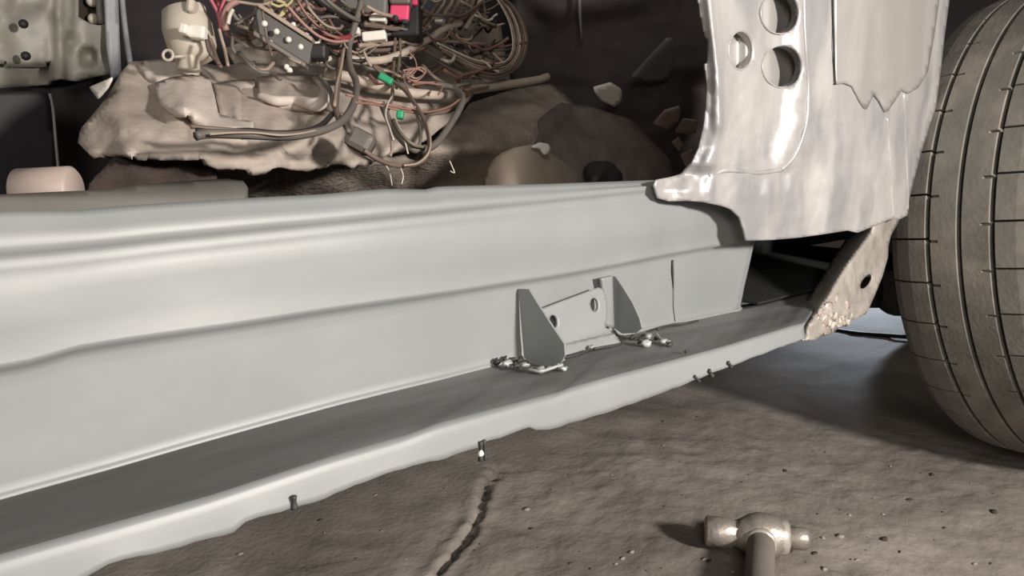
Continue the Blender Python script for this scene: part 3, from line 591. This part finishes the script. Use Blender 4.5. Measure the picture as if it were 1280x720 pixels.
for k in range(135):   # the rest of the tangle
    x = random.uniform(278, 610); y = random.uniform(-5, 100 if x > 420 else 70); L = random.uniform(25, 75); a = random.uniform(-.5, .9); sg = random.uniform(8, 26)
    P = [(x + L * t * math.cos(a) + random.uniform(-5, 5), y + L * t * math.sin(a) * .8 + sg * 4 * t * (1 - t) * .6 + random.uniform(-3, 3), random.uniform(-.01, .01)) for t in (0, .25, .5, .75, 1)]
    wire(random.choice(['brown', 'brown', 'grey', 'grey', 'tan', 'tan', 'black', 'olive', 'pink', 'copper', 'white']), random.uniform(1.2, 3.0), P, random.uniform(-.05, .0), sides=5, n=4)
for P in ([(480, 203), (487, 215), (490, 232)], [(562, 201), (566, 210), (568, 216), (563, 214)], [(500, 208), (504, 220), (502, 230)]): wire('white', .7, P, -.02, n=4)
def pbox(name, x0, y0, x1, y1, Y, th, m, parent, bev=.0015, rot=0):
    c = np.array(onY((x0 + x1) / 2, (y0 + y1) / 2, Y)); k = depth(c) / F_PX; a, b = (x1 - x0) * k, (y1 - y0) * k; cr, sr = math.cos(rot), math.sin(rot)
    return box(name, c + FW * th / 2, RT * a * cr + -UP * a * sr, FW * th, (UP * cr + RT * sr) * b, m, parent, bev)
m_grn = mat('green_tape', (.02, .30, .13), .5, var=.08); m_pnk = mat('pink_relay', (.68, .06, .15), .45, var=.06)
pbox('connector', 472, 93, 491, 102, .63, .008, m_grn, har, rot=.5); pbox('connector', 495, 137, 504, 148, .565, .007, m_grn, har, rot=.1)
pbox('connector', 430, 160, 466, 188, .548, .018, WC['grey'], har, .005, rot=.5)
pbox('connector', 461, 15, 482, 26, .70, .012, m_white, har, rot=.05); pbox('connector', 452, 38, 482, 50, .70, .012, m_white, har, rot=-.1); pbox('connector', 442, 33, 449, 42, .70, .01, m_white, har)
pbox('connector', 543, 18, 554, 27, .72, .01, m_white, har); pbox('connector', 336, 26, 373, 36, .67, .012, WC['white'], har, rot=.5) if False else None
for x, y in [(358, 84), (362, 88), (383, 44), (393, 55), (366, 31), (338, 54)]: blob('terminal', onY(x, y, .665), .0028, m_white, har, 1, x, .4)
rel = empty('relay', tuple(onY(500, 45, .69)), 'bright pink relay in a black housing among the wires', 'relay')
pbox('relay_housing', 486, -10, 524, 44, .705, .03, m_black, rel, .003); pbox('relay_body', 487, 4, 511, 24, .694, .010, m_pnk, rel, .002, rot=.08); pbox('relay_body', 514, -4, 522, 6, .694, .008, m_pnk, rel, .002); pbox('relay_foot', 491, 18, 497, 26, .690, .008, m_black, rel); pbox('relay_foot', 502, 19, 510, 29, .690, .008, m_black, rel); pbox('relay_cap', 486, -6, 513, 4, .690, .02, WC['grey'], rel, .003)
tag(pbox('control_box', 428, -26, 484, 16, .712, .04, mat('grey_plastic', (.13, .125, .12), .5, var=.1), None, .003, rot=.05), 'dark grey plastic control box above the white connectors', 'control box')
# fuse board: dark strip with white rivets
fb = empty('fuse_board', tuple(onY(392, 66, .66)), 'dark slanted fuse board with a row of white dots', 'fuse board')
a0, a1 = np.array(onY(322, 26, .672)), np.array(onY(388, 68, .655)); ad = a1 - a0; wv = UP * .019 + RT * .004
box('board', (a0 + a1) / 2, ad * 1.06, FW * .006, wv, mat('fuse_board_dark', (.065, .058, .048), .5, var=.15), fb, .001)
box('board_edge', (a0 + a1) / 2 + wv * .62, ad * 1.02, FW * .012, wv * .2, WC['tan'], fb, .001); box('board_edge', (a0 + a1) / 2 - wv * .6, ad * .98, FW * .012, wv * .22, WC['grey'], fb, .001)
for x, y in [(331, 30), (346, 40), (361, 50), (376, 59)]: lathe('rivet', [(0, .0027), (.002, .0025), (.003, .001)], np.array(onY(x, y, .657)), -FW, m_white, fb, 12)
box('board_end', np.array(onY(397, 66, .655)), RT * .018, FW * .014, UP * .014, WC['black'], fb, .003)
# cream switch housing
sw = empty('switch_housing', tuple(onY(238, 72, .70)), 'cream plastic switch housing standing on the felt mat', 'switch housing')
c = np.array(onY(237, 45, .72)); k = depth(c) / F_PX
V, Fc = lathe_vf([(-.026 , .008), (-.023, .0175), (-.008, .021), (.012, .020), (.021, .016), (.024, .010)], c, -UP * .95 + RT * .25, 20); obj('housing_body', V, Fc, m_cream, sw)
pbox('housing_face', 222, 28, 233, 41, .688, .01, m_white, sw, .002, rot=.2); pbox('housing_face', 234, 30, 255, 47, .686, .01, m_white, sw, .002, rot=.12)
pbox('housing_lug', 231, -4, 241, 14, .70, .014, m_cream, sw, .003, rot=.1); pbox('housing_lug', 240, 1, 252, 16, .71, .014, m_cream, sw, .003, rot=-.3)
lathe('housing_neck', [(-.012, .010), (0, .008), (.012, .012)], np.array(onY(236, 70, .71)), UP, m_cream, sw, 14)
th = np.linspace(0, 2 * np.pi, 13); tube('ring_terminal', [np.array(onY(210, 69, .70)) + .0042 * (np.cos(t) * RT + np.sin(t) * UP) for t in th] + [np.array(onY(218, 71, .70)), np.array(onY(230, 70, .70))], .0013, m_cream, sw, 6, 2)
# loose things behind the sill
tag(sheet('trim_cover', [(604, 232), (607, 214), (615, 200), (628, 190), (645, 184), (658, 182), (676, 179), (684, 180), (692, 192), (705, 204), (720, 216), (733, 226), (735, 262), (604, 262)], lambda x, y: .60 + .00002 * (x - 655) ** 2 - .0004 * (y - 180) + (.018 if x - (y - 180) * .9 > 679 else 0), m_cover, step=4, thick=.02), 'beige rounded plastic cover behind the sill near the door pillar', 'trim cover')
sheet('cover_tip', [(664, 184), (676, 178), (686, 180), (690, 188), (682, 194), (676, 186)], lambda x, y: .588, m_white, bpy.data.objects['trim_cover'], step=3, thick=.004)
tag(blob('rubber_boot', onY(752, 222, .66), .022, m_black, None, 3, 4, .3, (1.3, .8, .85)), 'black rubber boot lying between beige cover and door pillar', 'rubber boot')
tp0, tp1 = np.array(onY(20, 238, .62)), np.array(onY(80, 235, .60))
V, Fc = lathe_vf([(0, .013), (.0015, .0155), (.036, .0155), (.038, .013)], np.array(onY(22, 240, .62)), tp1 - tp0, 24); tag(obj('plastic_roll', V, Fc, mat('pink_beige_plastic', (.42, .34, .30), .5, var=.06)), 'short pinkish beige plastic roll behind the sill rail at the left', 'roll')

# ------------------------------------------------------------------ on the floor
hm = empty('hammer', tuple(gz(948, 690)), 'worn steel hammer lying on the dirty floor with grey handle', 'hammer')
hz = hm.location.z + .021
hl, hr = np.array(onZ(881, 663, hz)), np.array(onZ(1012, 674, hz - .001)); hd = hr - hl; HL = np.linalg.norm(hd); q = HL / 131
lathe('poll', [(s * q, r) for s, r in [(0, .0120), (2.5, .0152), (32, .0152), (38, .0125), (46, .0135)]], hl, hd, m_ham, hm, 8)
lathe('head', [(s * q, r) for s, r in [(38, .012), (46, .0150), (56, .0195), (66, .0215), (78, .0215), (90, .0195), (98, .0165), (105, .0150)]], hl, hd, m_ham, hm, 28)
lathe('collar', [(s * q, r) for s, r in [(86, .0165), (88, .019), (103, .0165), (105, .0145)]], hl, hd, mat('bright_worn_steel', (.60, .56, .50), .3, metal=.5, var=.1), hm, 10)
lathe('peen', [(s * q, r) for s, r in [(100, .0108), (126, .0108), (130, .0090)]], hl, hd, m_ham, hm, 24)
hp = hl + hd * .545
he = np.array(onZ(944, 830, hz + .004)); hdv = he - hp
V, Fc = tube_vf([hp, hp + hdv * .25, hp + hdv * .6, hp + hdv * 1.1], [.0130, .0128, .0125, .0135], 16, 6); obj('handle', V, Fc, m_wood, hm)
tube('handle_ring', [hp + hdv * .068, hp + hdv * .10], [.0150, .0145], mat('bright_worn_steel', (.6, .56, .5), .3), hm, 16, 2)
tag(tube('cable', [np.array(onZ(x, y, .005)) for x, y in [(1010, 409), (1045, 413), (1075, 417), (1105, 419), (1150, 422), (1220, 424)]], .0045, m_black, None, 8, 5), 'black cable lying on the bluish lit floor behind the wheel', 'cable')
big = [(1105, 674, 9, 1), (1028, 672, 7, 0), (1050, 671, 8, 0), (1071, 700, 5, 0), (1018, 692, 6, 1), (1030, 712, 8, 0), (1218, 705, 5, 0), (1238, 704, 4, 1), (981, 589, 5, 1), (1137, 625, 7, 1), (1165, 593, 6, 1), (1242, 640, 8, 1), (1003, 512, 5, 0), (828, 527, 3, 1), (871, 521, 3, 1), (829, 557, 3, 0), (1000, 512, 4, 0),
       (659, 637, 7, 0), (664, 661, 5, 1), (790, 690, 6, 0), (778, 698, 6, 0), (770, 705, 5, 0), (886, 702, 6, 1), (880, 699, 5, 0), (300, 693, 6, 0), (400, 650, 5, 1), (469, 619, 4, 0), (477, 664, 3, 0), (445, 698, 3, 1), (1113, 583, 3, 0), (1104, 643, 4, 0), (1062, 644, 4, 0), (915, 715, 5, 0), (1022, 643, 3, 1), (706, 595, 3, 0), (713, 704, 5, 1), (738, 711, 4, 1), (600, 680, 3, 1), (1125, 690, 4, 1), (1180, 660, 4, 1)]
for k, (x, y, r, dk) in enumerate(big + [(random.uniform(150, 1270), random.uniform(560, 718), random.uniform(1.2, 2.6), random.random() < .5) for _ in range(120)]):
    if k >= len(big) and y < 700 - .36 * (x - 120) + 60 and x < 1000: continue
    p = gz(x, y); rr = r * .55 * depth(p) / F_PX
    o = blob('grit_crumb', np.array(p) + (0, 0, rr * .15), rr, m_stoned if dk else m_stone, None, 1, k, .6, (1.4, 1, .45))
    tag(o, 'dark crumb of grit on the dirty concrete floor' if dk else 'pale crumb of grit on the dirty concrete floor', 'grit', 'dark grit crumbs on the floor' if dk else 'pale grit crumbs on the floor')
